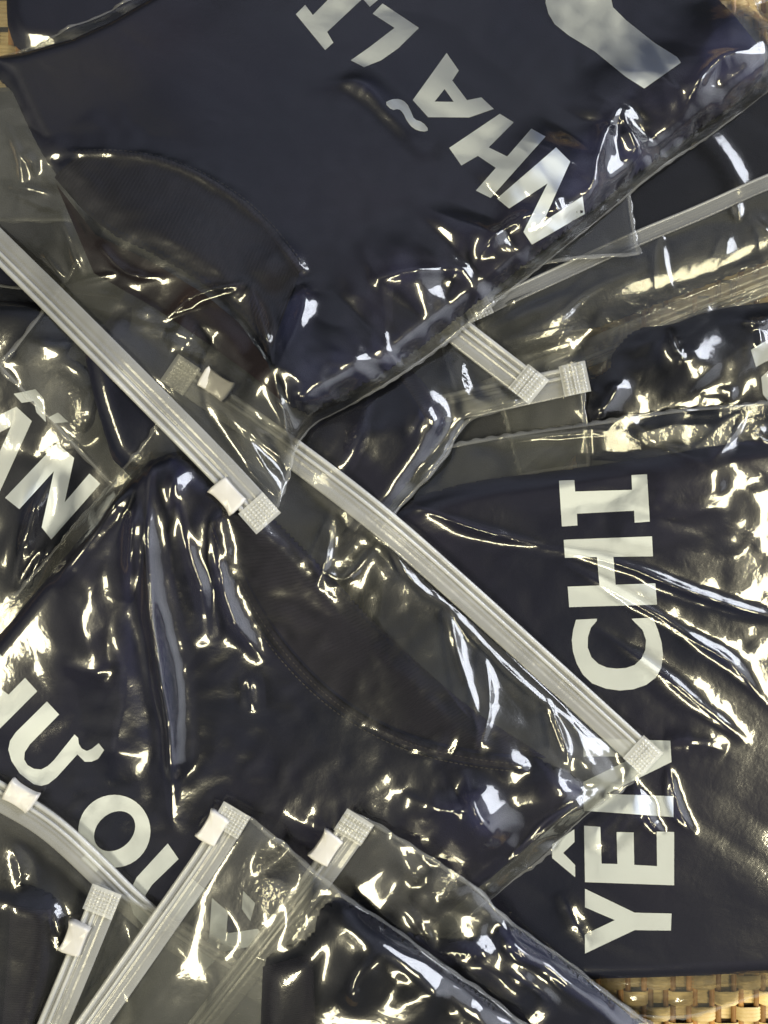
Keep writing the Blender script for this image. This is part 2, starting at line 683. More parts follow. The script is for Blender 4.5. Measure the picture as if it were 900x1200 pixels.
def stitches(root, top, line, pitch=6.0, length=4.2, lift=0.0006):
    p = chaikin(line, 3)
    L = np.hypot(*np.diff(p, axis=0).T).sum()
    n = int(L / pitch)
    q = resample(p, n + 1)
    V, F = [], []
    for k in range(n):
        d = q[k + 1] - q[k]
        d = d / (np.linalg.norm(d) + 1e-9)
        nrm = np.array([-d[1], d[0]])
        c = 0.5 * (q[k] + q[k + 1])
        i0 = len(V)
        for s, w, hz in ((-0.5, 0.35, 0), (-0.25, 0.8, 1), (0.25, 0.8, 1), (0.5, 0.35, 0)):
            for e in (-1, 0, 1):
                pt = c + d * s * length + nrm * e * w
                x, y, z = on(pt[0], pt[1], top, lift)
                V.append((float(x), float(y), float(z) + (0.0005 if e == 0 and hz else 0.0)))
        for r in range(3):
            for e in range(2):
                F.append((i0 + r * 3 + e, i0 + r * 3 + e + 1, i0 + r * 3 + e + 4, i0 + r * 3 + e + 3))
    o = mesh_obj('stitching', V, F, M['thread'], root)
    o['kind'] = 'stuff'
    return o


# ------------------------------------------------------------------ plastic film simulated as an inextensible sheet
KEX = 0.0


def proj(A, B, rest, k):
    d = B - A
    L = np.sqrt((d * d).sum(-1)) + 1e-12
    c = (0.5 * k * (1 - rest / L))[..., None] * d
    A += c
    B -= c


def relax_sheet(P, rest, O, pin, PP, iters, bend, grav, anchor, XY0, cap, eps, lap=0.0):
    rh, rv, r1, r2 = rest
    free = ~pin
    for it in range(iters):
        P[..., 2] -= grav
        P[..., :2] += anchor * (XY0 - P[..., :2])
        for s in (0, 1):
            m = (P.shape[1] - s) // 2
            if m > 0:
                proj(P[:, s:s + 2 * m:2], P[:, s + 1:s + 2 * m:2], rh[:, s:s + 2 * m:2][:, :m], 0.9)
            m = (P.shape[0] - s) // 2
            if m > 0:
                proj(P[s:s + 2 * m:2], P[s + 1:s + 2 * m:2], rv[s:s + 2 * m:2][:m], 0.9)
        # shear springs (softer)
        for (A, B, rr) in ((P[:-1, :-1], P[1:, 1:], r1), (P[:-1, 1:], P[1:, :-1], r2)):
            d = B - A
            L = np.sqrt((d * d).sum(-1)) + 1e-12
            c = (0.2 * (1 - rr / L))[..., None] * d
            A += c
            B -= c
        # bending: points two steps apart resist folding together
        if bend > 0:
            for (A, B, rr) in ((P[:, :-2], P[:, 2:], rh[:, 1:] + rh[:, :-1]), (P[:-2], P[2:], rv[1:] + rv[:-1])):
                d = B - A
                L = np.sqrt((d * d).sum(-1)) + 1e-12
                c = (0.25 * bend * np.minimum(0, 1 - rr * 0.985 / L))[..., None] * d
                A += c
                B -= c
        if lap > 0:
            P[1:-1, 1:-1] += lap * (0.25 * (P[:-2, 1:-1] + P[2:, 1:-1] + P[1:-1, :-2] + P[1:-1, 2:]) - P[1:-1, 1:-1])
        o = samp(O, P[..., 0], P[..., 1]) + eps
        P[..., 2] = np.clip(P[..., 2], o, o + cap)
        P[pin] = PP[pin]
    return P


def up2(A):
    nv, nu = A.shape[:2]
    B = np.zeros((2 * nv - 1, nu) + A.shape[2:])
    B[::2] = A
    B[1::2] = 0.5 * (A[1:] + A[:-1])
    Cc = np.zeros((2 * nv - 1, 2 * nu - 1) + A.shape[2:])
    Cc[:, ::2] = B
    Cc[:, 1::2] = 0.5 * (B[:, 1:] + B[:, :-1])
    return Cc


def upc(A):
    """double a grid with a cubic (smooth) interpolation"""
    def one(A):
        n = A.shape[0]
        B = np.zeros((2 * n - 1,) + A.shape[1:])
        B[::2] = A
        E = np.concatenate([2 * A[:1] - A[1:2], A, 2 * A[-1:] - A[-2:-1]])
        B[1::2] = (-E[:-3] + 9 * E[1:-2] + 9 * E[2:-1] - E[3:]) / 16
        return B
    return np.swapaxes(one(np.swapaxes(one(A), 0, 1)), 0, 1)


def coons(zipl, far, s0, s1, nu, nv, F):
    """boundary lines in photograph pixels -> grid of plan positions (px)"""
    z = resample(chaikin(zipl, 2), nu)
    f = resample(chaikin(far, 2), nu)
    a = resample(chaikin(s0, 2), nv)
    b = resample(chaikin(s1, 2), nv)
    u = np.linspace(0, 1, nu)[None, :, None]
    v = np.linspace(0, 1, nv)[:, None, None]
    return ((1 - v) * z[None] + v * f[None] + (1 - u) * a[:, None] + u * b[:, None]
            - ((1 - u) * (1 - v) * z[0] + u * (1 - v) * z[-1] + (1 - u) * v * f[0] + u * v * f[-1]))


class Bag:
    pass


def bag_begin(label, zipl, s0, s1, far, seed=0, group='clear zip bags of shirts'):
    """back film; call before the shirt inside is made"""
    global H
    b = Bag()
    b.zipl, b.s0, b.s1, b.far, b.seed = zipl, s0, s1, far, seed
    b.base = drape(H)
    b.H0 = H.copy()
    lu = max(np.hypot(*np.diff(np.array(zipl, float), axis=0).T).sum(), np.hypot(*np.diff(np.array(far, float), axis=0).T).sum()) * S
    lv = max(np.hypot(*np.diff(np.array(s0, float), axis=0).T).sum(), np.hypot(*np.diff(np.array(s1, float), axis=0).T).sum()) * S
    b.nu0 = max(6, int(lu / 0.008) + 1)
    b.nv0 = max(6, int(lv / 0.008) + 1)
    b.lu, b.lv = lu, lv
    q = coons(zipl, far, s0, s1, b.nu0 * 2 - 1, b.nv0 * 2 - 1, None)
    x, y, z = on(q[..., 0], q[..., 1], b.base, 0.0004)
    V = np.stack([x, y, z], -1)
    c = V.reshape(-1, 3).mean(0)
    b.root = thing('zip_bag', (float(c[0]), float(c[1]), float(z.min())), label, 'plastic bag', group)
    F = grid_faces(V.shape[0], V.shape[1])
    v = V.reshape(-1, 3)
    if np.cross(v[F[0][1]] - v[F[0][0]], v[F[0][2]] - v[F[0][0]])[2] < 0:
        F = F[:, ::-1]
        b.flip = True
    else:
        b.flip = False
    mesh_obj('back_film', v, F, M['film_back'], b.root)
    poly = np.vstack([V[0], V[1:, -1], V[-1, ::-1][1:], V[::-1, 0][1:-1]])[:, :2]
    b.poly = poly
    m = inside(poly, GX, GY)
    H = np.where(m, np.maximum(H, b.base + 0.0006), H)
    return b


def bag_end(b, ex=0.02, ey=0.02, exfun=None, zip_w=0.014, bend=0.35, amp=0.003, cap=0.02, edge_wave=0.0018,
            iters=(80, 80, 14), zip_t=(0.0, 1.0), zipper=True, crimp=(True, True), slider=None, grav=0.00002,
            zip_side=1, strip=0.0135, rails=True, hot=(), eps=0.0009, creases=(), fine=False, facets=()):
    global H
    O = H.copy()
    nu, nv = b.nu0, b.nv0
    P = None
    for lev in range(3):
        q = coons(b.zipl, b.far, b.s0, b.s1, nu, nv, None)
        x, y, zb = on(q[..., 0], q[..., 1], b.base, 0.001)
        XY0 = np.stack([x, y], -1)
        # taut sheet: boundary fixed low, interior relaxed over the obstacle
        Og = samp(O, x, y) + eps + 0.0001
        pin = np.zeros((nv, nu), bool)
        pin[0] = pin[-1] = True
        pin[:, 0] = pin[:, -1] = True
        zrow = 0
        if zipper:
            zrow = max(1, int(round(zip_w / b.lv * (nv - 1))))
            pin[:zrow + 1] = True
        zpin = zb + 0.0002
        ew = edge_wave
        t_u = vnoise(x * 1.0, y * 1.0, 0.013, b.seed + 40)
        edge_lift = np.zeros((nv, nu))
        edge_lift[:, 0] = edge_lift[:, -1] = edge_lift[-1] = 1
        if not zipper:
            edge_lift[0] = 1
        zpin = np.maximum(zpin, samp(b.H0, x, y) + 0.0005) + edge_lift * ew * np.clip(t_u + 0.3, 0, 1)
        if zipper:
            zr = zpin[:zrow + 1].copy()
            for _ in range(12):
                zr[:, 1:-1] = np.maximum(zr[:, 1:-1], 0.5 * (zr[:, :-2] + zr[:, 2:]))
            zpin[:zrow + 1] = zr
        T = np.where(pin, zpin, np.maximum(Og, zb))
        for _ in range(60 * (lev + 1)):
            p = avg4(T)
            T = np.where(pin, zpin, np.maximum(Og, p - 3e-6))
        P0 = np.stack([x, y, T], -1)
        uu, vv = np.meshgrid(np.linspace(0, 1, nu), np.linspace(0, 1, nv))
        EX = np.full((nv, nu), ex * KEX)
        EY = np.full((nv, nu), ey * KEX)
        # uneven slack: some parts taut, some loose
        mod = np.clip(0.45 + 1.3 * vnoise(x, y, 0.06, b.seed + 9), 0.0, 2.0)
        EX *= mod
        EY *= np.clip(0.45 + 1.3 * vnoise(x, y, 0.055, b.seed + 19), 0.0, 2.0)
        mar = np.minimum(np.minimum(uu, 1 - uu) * b.lu, np.minimum(vv, 1 - vv) * b.lv)
        mar = np.clip(1 - mar / 0.028, 0, 1)
        EX += 0.004 * mar
        EY += 0.004 * mar
        di = np.clip(0.5 + 1.6 * vnoise(x, y, 0.075, b.seed + 29), 0.06, 0.94)
        EX *= 2 * di
        EY *= 2 * (1 - di)
        for (hx, hy, hr, ha) in hot:
            g = ha * np.exp(-((q[..., 0] - hx) ** 2 + (q[..., 1] - hy) ** 2) / hr ** 2)
            EX += g * 2 * di
            EY += g * 2 * (1 - di)
        if exfun:
            EX, EY = exfun(uu, vv, EX, EY)
        nrm = lambda d: np.sqrt((d * d).sum(-1))
        ah = 0.5 * (EX[:, 1:] + EX[:, :-1])
        av = 0.5 * (EY[1:] + EY[:-1])
        ad = 0.25 * (EX[1:, 1:] + EX[:-1, :-1] + EY[1:, 1:] + EY[:-1, :-1])
        rest = (nrm(P0[:, 1:] - P0[:, :-1]) * (1 + ah), nrm(P0[1:] - P0[:-1]) * (1 + av),
                nrm(P0[1:, 1:] - P0[:-1, :-1]) * (1 + ad), nrm(P0[1:, :-1] - P0[:-1, 1:]) * (1 + ad))
        if P is None:
            P = P0.copy()
            wl = uu * b.lu
            wv = vv * b.lv
            ky = 0.35 * (vnoise(x, y, 0.09, b.seed + 33))
            ridge = lambda n: 0.75 - 1.7 * np.abs(n)
            nA = ridge(vnoise(wl + ky * wv, wv * 0.22, 0.017, b.seed + 5))
            nB = ridge(vnoise(wv + ky * wl, wl * 0.22, 0.017, b.seed + 6))
            wA = EX / (EX + EY + 1e-6)
            am = np.sqrt(np.clip((EX + EY) / 0.03, 0, 2.0))
            P[..., 2] += amp * am * (wA * nA + (1 - wA) * nB + 0.4) * (~pin)
        else:
            P = upc(P)
            if lev == 2:
                for _ in range(1):
                    P[1:-1, 1:-1] = 0.5 * P[1:-1, 1:-1] + 0.125 * (P[:-2, 1:-1] + P[2:, 1:-1] + P[1:-1, :-2] + P[1:-1, 2:])
            P[..., 2] += 0.0002 * vnoise(x, y, 0.006, b.seed + 7 + lev) * (~pin)
        PP = P0.copy()
        P = relax_sheet(P, rest, O, pin, PP, iters[lev], bend, grav * (0.0, 0.5, 1.0)[lev], 0.01, XY0, cap, eps, (0.0, 0.0, 0.08)[lev])
        if lev < 2:
            nu, nv = 2 * nu - 1, 2 * nv - 1
    # light smoothing
    for _ in range(1):
        Q = P.copy()
        Q[1:-1, 1:-1] = 0.5 * P[1:-1, 1:-1] + 0.125 * (P[:-2, 1:-1] + P[2:, 1:-1] + P[1:-1, :-2] + P[1:-1, 2:])
        P = np.where(pin[..., None], P, Q)
    if fine:
        P = upc(P)
        pin = up2(pin.astype(float)[..., None])[..., 0] > 0.99
        nv, nu = P.shape[:2]
    if creases:
        base_f = drape(H, 20, 10)
        add = np.zeros((nv, nu))
        for k, (line, w, h) in enumerate(creases):
            if w > 0.0055:
                w, h = w * 1.45, h * 1.2
            ln = chaikin(np.array([np.array(on(a_, c_, base_f)[:2]) for a_, c_ in line]), 2)
            wob = 0.0010 * vnoise(P[..., 0], P[..., 1], 0.025, b.seed + 60 + k)
            d, _, _, t = polydist(ln, P[..., 0] + wob, P[..., 1] + 0.7 * wob, closed=False)
            tap = np.clip(np.minimum(t, 1 - t) * 3.2 + 0.05, 0, 1) ** 0.8
            hh = h * tap * (0.8 + 0.3 * vnoise(P[..., 0], P[..., 1], 0.02, b.seed + 80 + k))
            g = np.sqrt((d / w) ** 2 + 0.02)
            add = np.maximum(add, hh * np.exp(-2.3 * (g - 0.141)))
        mar_ = np.ones((nv, nu))
        for _ in range(3):
            mar_ = np.where(pin, 0.0, avg4(mar_))
        P[..., 2] += add * np.where(pin, 0, 1)
    if facets:
        base_f = drape(H, 20, 10)
        soft = (~pin).astype(float)
        for _ in range(3):
            soft = np.where(pin, 0.0, avg4(soft))
        for k, (line, hw, am_, cell, ang) in enumerate(facets):
            ln = chaikin(np.array([np.array(on(a_, c_, base_f)[:2]) for a_, c_ in line]), 2)
            d, _, _, t = polydist(ln, P[..., 0], P[..., 1], closed=False)
            m_ = np.clip(1.25 - d / hw, 0, 1)
            m_ = m_ * m_ * (3 - 2 * m_)
            f_ = facet(P[..., 0], P[..., 1], cell, ang, b.seed + 90 + k) + 0.12 * facet(P[..., 0], P[..., 1], cell * 0.45, ang + 0.5, b.seed + 95 + k)
            P[..., 2] += soft * m_ * am_ * np.maximum(f_, 0.0)
    b.P = P
    F = grid_faces(nv, nu)
    if b.flip:
        F = F[:, ::-1]
    mesh_obj('front_film', P.reshape(-1, 3), F, M['film'], b.root)
    # welded side seams
    for e_, (ln, inn) in enumerate(((P[:, 0], P[:, 2]), (P[:, -1], P[:, -3]), (P[-1], P[-3]))):
        dd = inn - ln
        dd /= np.linalg.norm(dd, axis=1)[:, None] + 1e-9
        k_ = np.arange(len(ln))
        ed = ln - dd * (0.0009 + 0.0004 * np.sin(k_ * 0.9 + e_))[:, None]
        ed[:, 2] += 0.0002
        md = ln + dd * 0.0002
        md[:, 2] += 0.0009
        en = ln + dd * 0.0013
        en[:, 2] += 0.0003
        V_ = np.stack([ed, md, en], 1)
        F_ = grid_faces(len(ln), 3)
        v_ = V_.reshape(-1, 3)
        if np.cross(v_[F_[0][1]] - v_[F_[0][0]], v_[F_[0][2]] - v_[F_[0][0]])[2] < 0:
            F_ = F_[:, ::-1]
        mesh_obj('side_seam', v_, F_, M['seam'], b.root)
    U = up2(P)
    ii = np.clip(np.round((U[..., 0] - X0) / G).astype(int), 0, NX - 1)
    jj = np.clip(np.round((U[..., 1] - Y0) / G).astype(int), 0, NY - 1)
    np.maximum.at(H, (jj.ravel(), ii.ravel()), U[..., 2].ravel() + 0.0002)
    if zipper:
        make_zip(b, zip_t, strip, crimp, slider, rails)
    return b


def make_zip(b, zt, width, crimp, slider, rails):
    """zipper track along the v=0 edge of the bag"""
    global H
    P = b.P
    line = P[0]
    d = np.r_[0, np.cumsum(np.linalg.norm(np.diff(line[:, :2], axis=0), axis=1))]
    n = max(20, int(d[-1] / 0.004))
    t = np.linspace(d[-1] * zt[0], d[-1] * zt[1], n)
    c = np.stack([np.interp(t, d, line[:, k]) for k in range(3)], 1)
    for _ in range(6):
        c[1:-1] = 0.5 * c[1:-1] + 0.25 * (c[:-2] + c[2:])
        c[1:-1, 2] = np.maximum(c[1:-1, 2], 0.0)
    tg = np.gradient(c, axis=0)
    tg[:, 2] = 0
    tg /= np.linalg.norm(tg, axis=1)[:, None] + 1e-12
    nr = np.stack([-tg[:, 1], tg[:, 0], np.zeros(n)], 1)
    mid = P[min(8, P.shape[0] - 1), P.shape[1] // 2]
    if np.dot(mid - P[0, P.shape[1] // 2], nr[n // 2]) < 0:
        nr = -nr
    b.zc, b.zn, b.zt = c, nr, tg
    # the strip must clear the pile under it
    sarr = np.linspace(-0.0008, width, 9)
    zt_ = np.zeros((n, 9))
    for k, s in enumerate(sarr):
        q = c + nr * s
        zt_[:, k] = samp(np.maximum(b.H0, 0), q[:, 0], q[:, 1])
    z0 = np.maximum(c[:, 2], zt_.max(1) + 0.0006)
    for _ in range(10):
        z0[1:-1] = np.maximum(z0[1:-1], 0.5 * (z0[:-2] + z0[2:]))
    z0 = np.convolve(np.pad(z0, 3, mode='edge'), np.ones(7) / 7, 'valid') + 0.0006
    b.zz = z0

    def extr(name, prof, mat, parent, closed=False, t0=0, t1=None):
        cc, nn, zz = c[t0:t1], nr[t0:t1], z0[t0:t1]
        m = len(prof)
        V = np.zeros((len(cc), m, 3))
        for k, (s, h) in enumerate(prof):
            V[:, k] = cc + nn * s
            V[:, k, 2] = zz + h
        F = grid_faces(len(cc), m)
        v = V.reshape(-1, 3)
        if np.cross(v[F[0][1]] - v[F[0][0]], v[F[0][2]] - v[F[0][0]])[2] < 0:
            F = F[:, ::-1]
        return mesh_obj(name, v, F, mat, parent)

    fl = []
    for s in np.linspace(0.0, width, 24):
        h = 0.00006 * math.sin(s / width * 38) + 0.0003
        for cpos, hh, ww in ((0.0072, 0.0004, 0.0009), (0.0104, 0.0003, 0.0008)):
            h += hh * math.exp(-((s - cpos) / ww) ** 2)
        fl.append((s, h))
    fl[-1] = (width, -0.0002)
    track = extr('zipper_track', fl, M['flange'] if rails else M['flange_clear'], b.root)

    def bead(s, r, h):
        return [(s + r * math.cos(a), h + r * 0.9 * math.sin(a)) for a in np.linspace(math.pi * 1.05, -0.05 * math.pi, 9)]
    extr('rail', bead(0.0012, 0.0013, 0.0003) if rails else bead(0.0008, 0.0006, 0.0002), M['rail'] if rails else M['flange'], track)
    if rails:
        extr('rail', bead(0.0046, 0.0010, 0.0004), M['rail'], track)
    # crimped ends
    for e, flag in enumerate(crimp):
        if not flag:
            continue
        i = 0 if e == 0 else n - 1
        dirn = tg[i] if e == 0 else -tg[i]
        nx_, ny_ = 40, 40
        a = np.linspace(-0.0012, 0.0112, nx_)
        w = np.linspace(-0.0010, width + 0.0002, ny_)
        A, W = np.meshgrid(a, w, indexing='ij')
        V = c[i][None, None] + dirn[None, None] * A[..., None] + nr[i][None, None] * W[..., None]
        ca = (A / 0.00165) % 1 - 0.5
        cw = (W / 0.00165) % 1 - 0.5
        dots = np.clip(1 - (ca ** 2 + cw ** 2) / 0.14, 0, 1)
        env = ((A > 0.0006) & (A < 0.0105) & (W > 0.0002)).astype(float)
        zz = z0[min(max(0, i), n - 1)]
        tt = np.clip(np.round(A / (d[-1] / n)).astype(int), 0, n - 1)
        zz = z0[tt] if e == 0 else z0[n - 1 - tt]
        V[..., 2] = zz + 0.0019 + 0.0006 * dots * env
        F = grid_faces(nx_, ny_)
        v = V.reshape(-1, 3)
        if np.cross(v[F[0][1]] - v[F[0][0]], v[F[0][2]] - v[F[0][0]])[2] < 0:
            F = F[:, ::-1]
        mesh_obj('crimped_end', v, F, M['crimp'], b.root)
    if slider is not None:
        make_slider(b, slider)
    # raise the pile
    for s in np.linspace(-0.001, width, 14):
        for f in np.linspace(0, n - 1, n * 3):
            pass
    ti = np.linspace(0, n - 1, n * 4)
    ar = np.arange(n)
    for s in np.linspace(-0.001, width, 14):
        qx = np.interp(ti, ar, c[:, 0] + nr[:, 0] * s)
        qy = np.interp(ti, ar, c[:, 1] + nr[:, 1] * s)
        qz = np.interp(ti, ar, z0) + 0.0016
        ii = np.clip(np.round((qx - X0) / G).astype(int), 0, NX - 1)
        jj = np.clip(np.round((qy - Y0) / G).astype(int), 0, NY - 1)
        np.maximum.at(H, (jj, ii), qz)


def make_slider(b, px):
    """saddle shaped slider on the rail, nearest to a photograph position"""
    c, nr, tg, z0 = b.zc, b.zn, b.zt, b.zz
    xs, ys = at(px[0], px[1], float(z0.mean()))
    i = int(np.argmin(np.hypot(c[:, 0] - xs, c[:, 1] - ys)))
    t_, n_ = tg[i], nr[i]
    org = c[i].copy()
    org[2] = z0[i]
    Lh = 0.0078
    prof = []
    for a in np.linspace(-1, 1, 9):
        prof.append((a * Lh, -0.0035 - 0.0013 * abs(a) ** 3))
    for a in np.linspace(1, -1, 9):
        prof.append((a * Lh * (0.92), 0.0058 + 0.0004 * abs(a) ** 2))
    prof = smooth_loop(prof, 1)
    m = len(prof)
    levels = [(-0.0004, 0.97), (0.0002, 1.0), (0.0030, 1.0), (0.0038, 0.97), (0.0042, 0.90), (0.0043, 0.78)]
    V = []
    cen = np.array(prof).mean(0)
    for h, k in levels:
        for (a, s) in prof:
            aa = cen[0] + (a - cen[0]) * k
            ss = cen[1] + (s - cen[1]) * k
            # saddle: lower across the middle
            sag = 0.0007 * (1 - (a / Lh) ** 2) if h > 0.0025 else 0.0
            p = org + t_ * aa + n_ * ss
            V.append((p[0], p[1], org[2] + h - sag))
    F = []
    for l in range(len(levels) - 1):
        for k in range(m):
            F.append((l * m + k, l * m + (k + 1) % m, (l + 1) * m + (k + 1) % m, (l + 1) * m + k))
    top = (len(levels) - 1) * m
    V.append((org[0] + n_[0] * cen[1], org[1] + n_[1] * cen[1], org[2] + 0.0036))
    ci = len(V) - 1
    for k in range(m):
        F.append((top + k, top + (k + 1) % m, ci))
    v = np.array(V)
    f = F[-1]
    if np.cross(v[f[1]] - v[f[0]], v[f[2]] - v[f[0]])[2] < 0:
        F = [tuple(reversed(q)) for q in F]
    return mesh_obj('slider', V, F, M['slider'], b.root)


# ================================================================== the pile, from the bottom up
GS = 'navy shirts packed in zip bags'

# --- shirt lying at the bottom of the pile
r_b, t_ = make_shirt('dark shirt at the bottom of the pile, seen only through clear film near the centre',
                     [(-90, 92), (30, 100), (120, 70), (300, 30), (600, 40), (640, 300), (700, 430), (695, 540), (500, 640), (200, 640), (70, 440), (-90, 430)],
                     0.009, M['black'], GS, seed=7)

# --- dark shirt in the upper right, under the others
b = bag_begin('clear bag around the blue-black shirt in the upper right, zip strip below it',
              [(545, 490), (640, 452), (760, 402), (900, 346), (1180, 240)], [(545, 490), (500, 360), (470, 210)],
              [(1180, 240), (1190, 60), (1180, -110)], [(470, 210), (640, 120), (900, -5), (1180, -110)], 101)
r_ur, t_ = make_shirt('blue-black folded shirt under the clear flap, between the topmost bag and the right edge',
                      [(520, 260), (760, 110), (905, 45), (1160, -50), (1165, 200), (900, 306), (740, 368), (630, 412), (560, 425)],
                      0.0055, M['black'], GS, [([(800, 140), (850, 190), (870, 240)], 0.006, 0.002)], seed=10, rim=0.022)
bag_end(b, 0.015, 0.015, slider=None, crimp=(False, False))

# --- upper left corner
b = bag_begin('clear bag poking out at the upper left corner of the photo',
              [(-260, -220), (260, -330)], [(-260, -220), (-200, 0), (-190, 250)], [(260, -330), (330, -120), (330, 250)],
              [(-190, 250), (20, 262), (330, 250)], 131)
r_c, t_ = make_shirt('dark navy shirt whose corner shows at the upper left corner of the photo',
                     [(-60, -180), (2, -20), (4, 40), (30, 62), (150, 55), (310, 10), (280, -230)], 0.011, M['navy'], GS, seed=13)
bag_end(b, 0.03, 0.03, crimp=(False, False))

# --- far left shirt
b = bag_begin('clear bag around the shirt lettered with a partial ÂN at the left edge',
              [(-300, 320), (-290, 900)], [(-300, 320), (-100, 318), (20, 338), (60, 340), (160, 350), (300, 400)],
              [(-290, 900), (0, 905), (200, 880)], [(300, 400), (280, 600), (200, 880)], 161)
FLp = [(-200, 345), (0, 348), (80, 352), (200, 380), (280, 440), (262, 600), (180, 850), (-200, 860)]
r_fl, t_fl = make_shirt('navy shirt with white letters ÂN at the left edge, under the big zip strip', FLp, 0.012, M['black'], GS,
                        [([(110, 400), (105, 470), (100, 530)], 0.010, 0.004), ([(40, 540), (20, 620), (-10, 690)], 0.005, 0.003),
                         ([(0, 420), (60, 440), (110, 420)], 0.006, 0.002)], seed=16)
q = lambda pts: zl(pts, 0, 430, 3.75)
letter(r_fl, t_fl, q([(250, 335), (326, 400), (284, 595), (393, 468), (441, 513), (225, 758), (183, 705), (237, 458), (85, 625), (22, 575)]))
letter(r_fl, t_fl, q([(72, 175), (140, 238), (-20, 590), (-70, 540), (-28, 430), (-110, 345), (-190, 385), (-230, 320)]),
       [q([(48, 262), (-5, 380), (-62, 320)])])
letter(r_fl, t_fl, q([(60, 118), (155, 98), (193, 140), (202, 243), (160, 200), (148, 150), (95, 158)]), name='letter_accent')
letter(r_fl, t_fl, q([(212, 222), (255, 200), (300, 242), (240, 247)]), name='letter_accent')
bag_end(b, 0.02, 0.02, crimp=(False, False), hot=[(50, 570, 40, 0.01)],
        facets=[([(20, 400), (80, 440), (60, 560), (20, 680)], 0.018, 0.0025, 0.030, 1.0)],
        creases=[([(122, 432), (108, 478), (98, 522)], 0.008, 0.005), ([(64, 545), (45, 615), (15, 690)], 0.006, 0.005), ([(30, 700), (60, 640)], 0.005, 0.004),
                 ([(20, 400), (70, 410), (105, 395)], 0.008, 0.003)])

# --- right hand bag with the wide clear flap
b = bag_begin('clear bag with a wide empty flap at the right edge, thin zipper along its top',
              [(545, 362), (640, 318), (740, 272), (820, 240), (900, 202), (1010, 165), (1180, 120)],
              [(545, 362), (575, 430), (600, 520), (620, 600)], [(1180, 120), (1200, 350), (1200, 560)],
              [(620, 600), (900, 580), (1200, 560)], 191)
r_r, t_r = make_shirt('black crumpled shirt at the right edge above the YÊN CHI bag',
                      [(676, 452), (700, 440), (722, 428), (720, 412), (748, 380), (790, 378), (832, 362), (870, 354), (930, 348), (1150, 330), (1150, 560), (680, 580)],
                      0.013, M['black'], GS,
                      [([(722, 420), (745, 450), (775, 462), (800, 448)], 0.006, -0.0055), ([(728, 437), (715, 470), (690, 495)], 0.004, 0.004),
                       ([(780, 415), (800, 430), (815, 400)], 0.006, 0.005), ([(800, 470), (840, 455), (870, 470)], 0.006, 0.003)], seed=19)
letter(r_r, t_r, [(880, 410), (893, 402), (915, 392), (960, 395), (960, 418), (920, 416), (897, 424), (886, 430)])
letter(r_r, t_r, [(892, 442), (903, 432), (950, 428), (950, 470), (905, 476), (894, 462)])


def ex_r(u, v, a, c):
    k = np.clip(1 - v / 0.55, 0, 1)
    return a + 0.002 * k, c + 0.002 * k


bag_end(b, 0.02, 0.02, ex_r, strip=0.0075, zip_w=0.008, crimp=(True, False), amp=0.004,
        facets=[([(740, 430), (860, 410)], 0.018, 0.0045, 0.026, 0.6)],
        creases=[([(580, 365), (690, 300), (800, 250)], 0.004, 0.0010), ([(590, 402), (640, 393), (705, 384)], 0.004, 0.0015),
                 ([(612, 398), (650, 382), (690, 340), (765, 315)], 0.004, 0.0015), ([(592, 372), (600, 345), (660, 325)], 0.004, 0.0015),
                 ([(776, 255), (772, 290), (776, 320), (786, 350)], 0.004, 0.0020), ([(852, 228), (862, 245), (866, 262)], 0.004, 0.0020),
                 ([(882, 258), (895, 275), (900, 300)], 0.004, 0.0020), ([(848, 280), (842, 310)], 0.004, 0.0010), ([(650, 320), (760, 285), (860, 240)], 0.004, 0.0008),
                 ([(780, 385), (785, 410), (800, 425)], 0.005, 0.004), ([(865, 378), (885, 382), (905, 370)], 0.004, 0.004), ([(885, 384), (888, 410)], 0.004, 0.003)],
        fine=True, rails=False, hot=[(640, 390, 40, 0.02), (800, 420, 30, 0.02)])

# --- small clear corner poking from beneath the topmost bag
b = bag_begin('small clear bag corner poking out between the topmost bag and the wide flap',
              [(360, 140), (300, 330)], [(360, 140), (600, 130), (735, 205)], [(300, 330), (520, 330), (650, 306), (748, 299)],
              [(735, 205), (740, 250), (748, 299)], 211)
bag_end(b, 0.03, 0.03, zipper=False, edge_wave=0.003)

# --- bag end with the square crimp beside the black shirt
b = bag_begin('empty clear bag end with a square crimped corner beside the black crumpled shirt',
              [(681, 427), (640, 436), (520, 462), (330, 505)], [(681, 427), (684, 480), (690, 546)],
              [(330, 505), (335, 580), (340, 660)], [(690, 546), (630, 553), (500, 585), (340, 660)], 231)
bag_end(b, 0.03, 0.03, crimp=(True, False), edge_wave=0.002, amp=0.004)

# --- YEN CHI
b = bag_begin('clear bag around the shirt lettered YÊN CHI',
              [(1180, 455), (1190, 1150)],
              [(1180, 455), (1000, 465), (900, 471), (862, 476), (795, 480), (690, 497), (560, 515), (470, 535), (395, 560)],
              [(1190, 1150), (1000, 1152), (900, 1161), (850, 1180), (790, 1196), (700, 1182), (560, 1170), (400, 1165)],
              [(395, 560), (390, 860), (400, 1165)], 261)
Yp = [(420, 605), (480, 583), (560, 562), (650, 552), (760, 536), (850, 521), (900, 512), (1140, 500), (1150, 1138), (900, 1146),
      (700, 1154), (600, 1155), (430, 1155)]
r_y, t_y = make_shirt('navy folded shirt with white letters YÊN CHI', Yp, 0.012, M['navy'], GS,
                      [([(480, 585), (560, 620), (660, 640), (740, 665), (840, 705), (930, 730)], 0.009, 0.002),
                       ([(560, 635), (680, 690), (780, 740), (900, 815)], 0.009, 0.0018),
                       ([(600, 690), (700, 740), (790, 800), (860, 850)], 0.009, 0.0015),
                       ([(740, 590), (800, 585), (870, 560)], 0.012, 0.003)], seed=26, wr=0.0009)
q1 = lambda pts: zl(pts, 630, 530, 4)
q2 = lambda pts: zl(pts, 630, 840, 4)
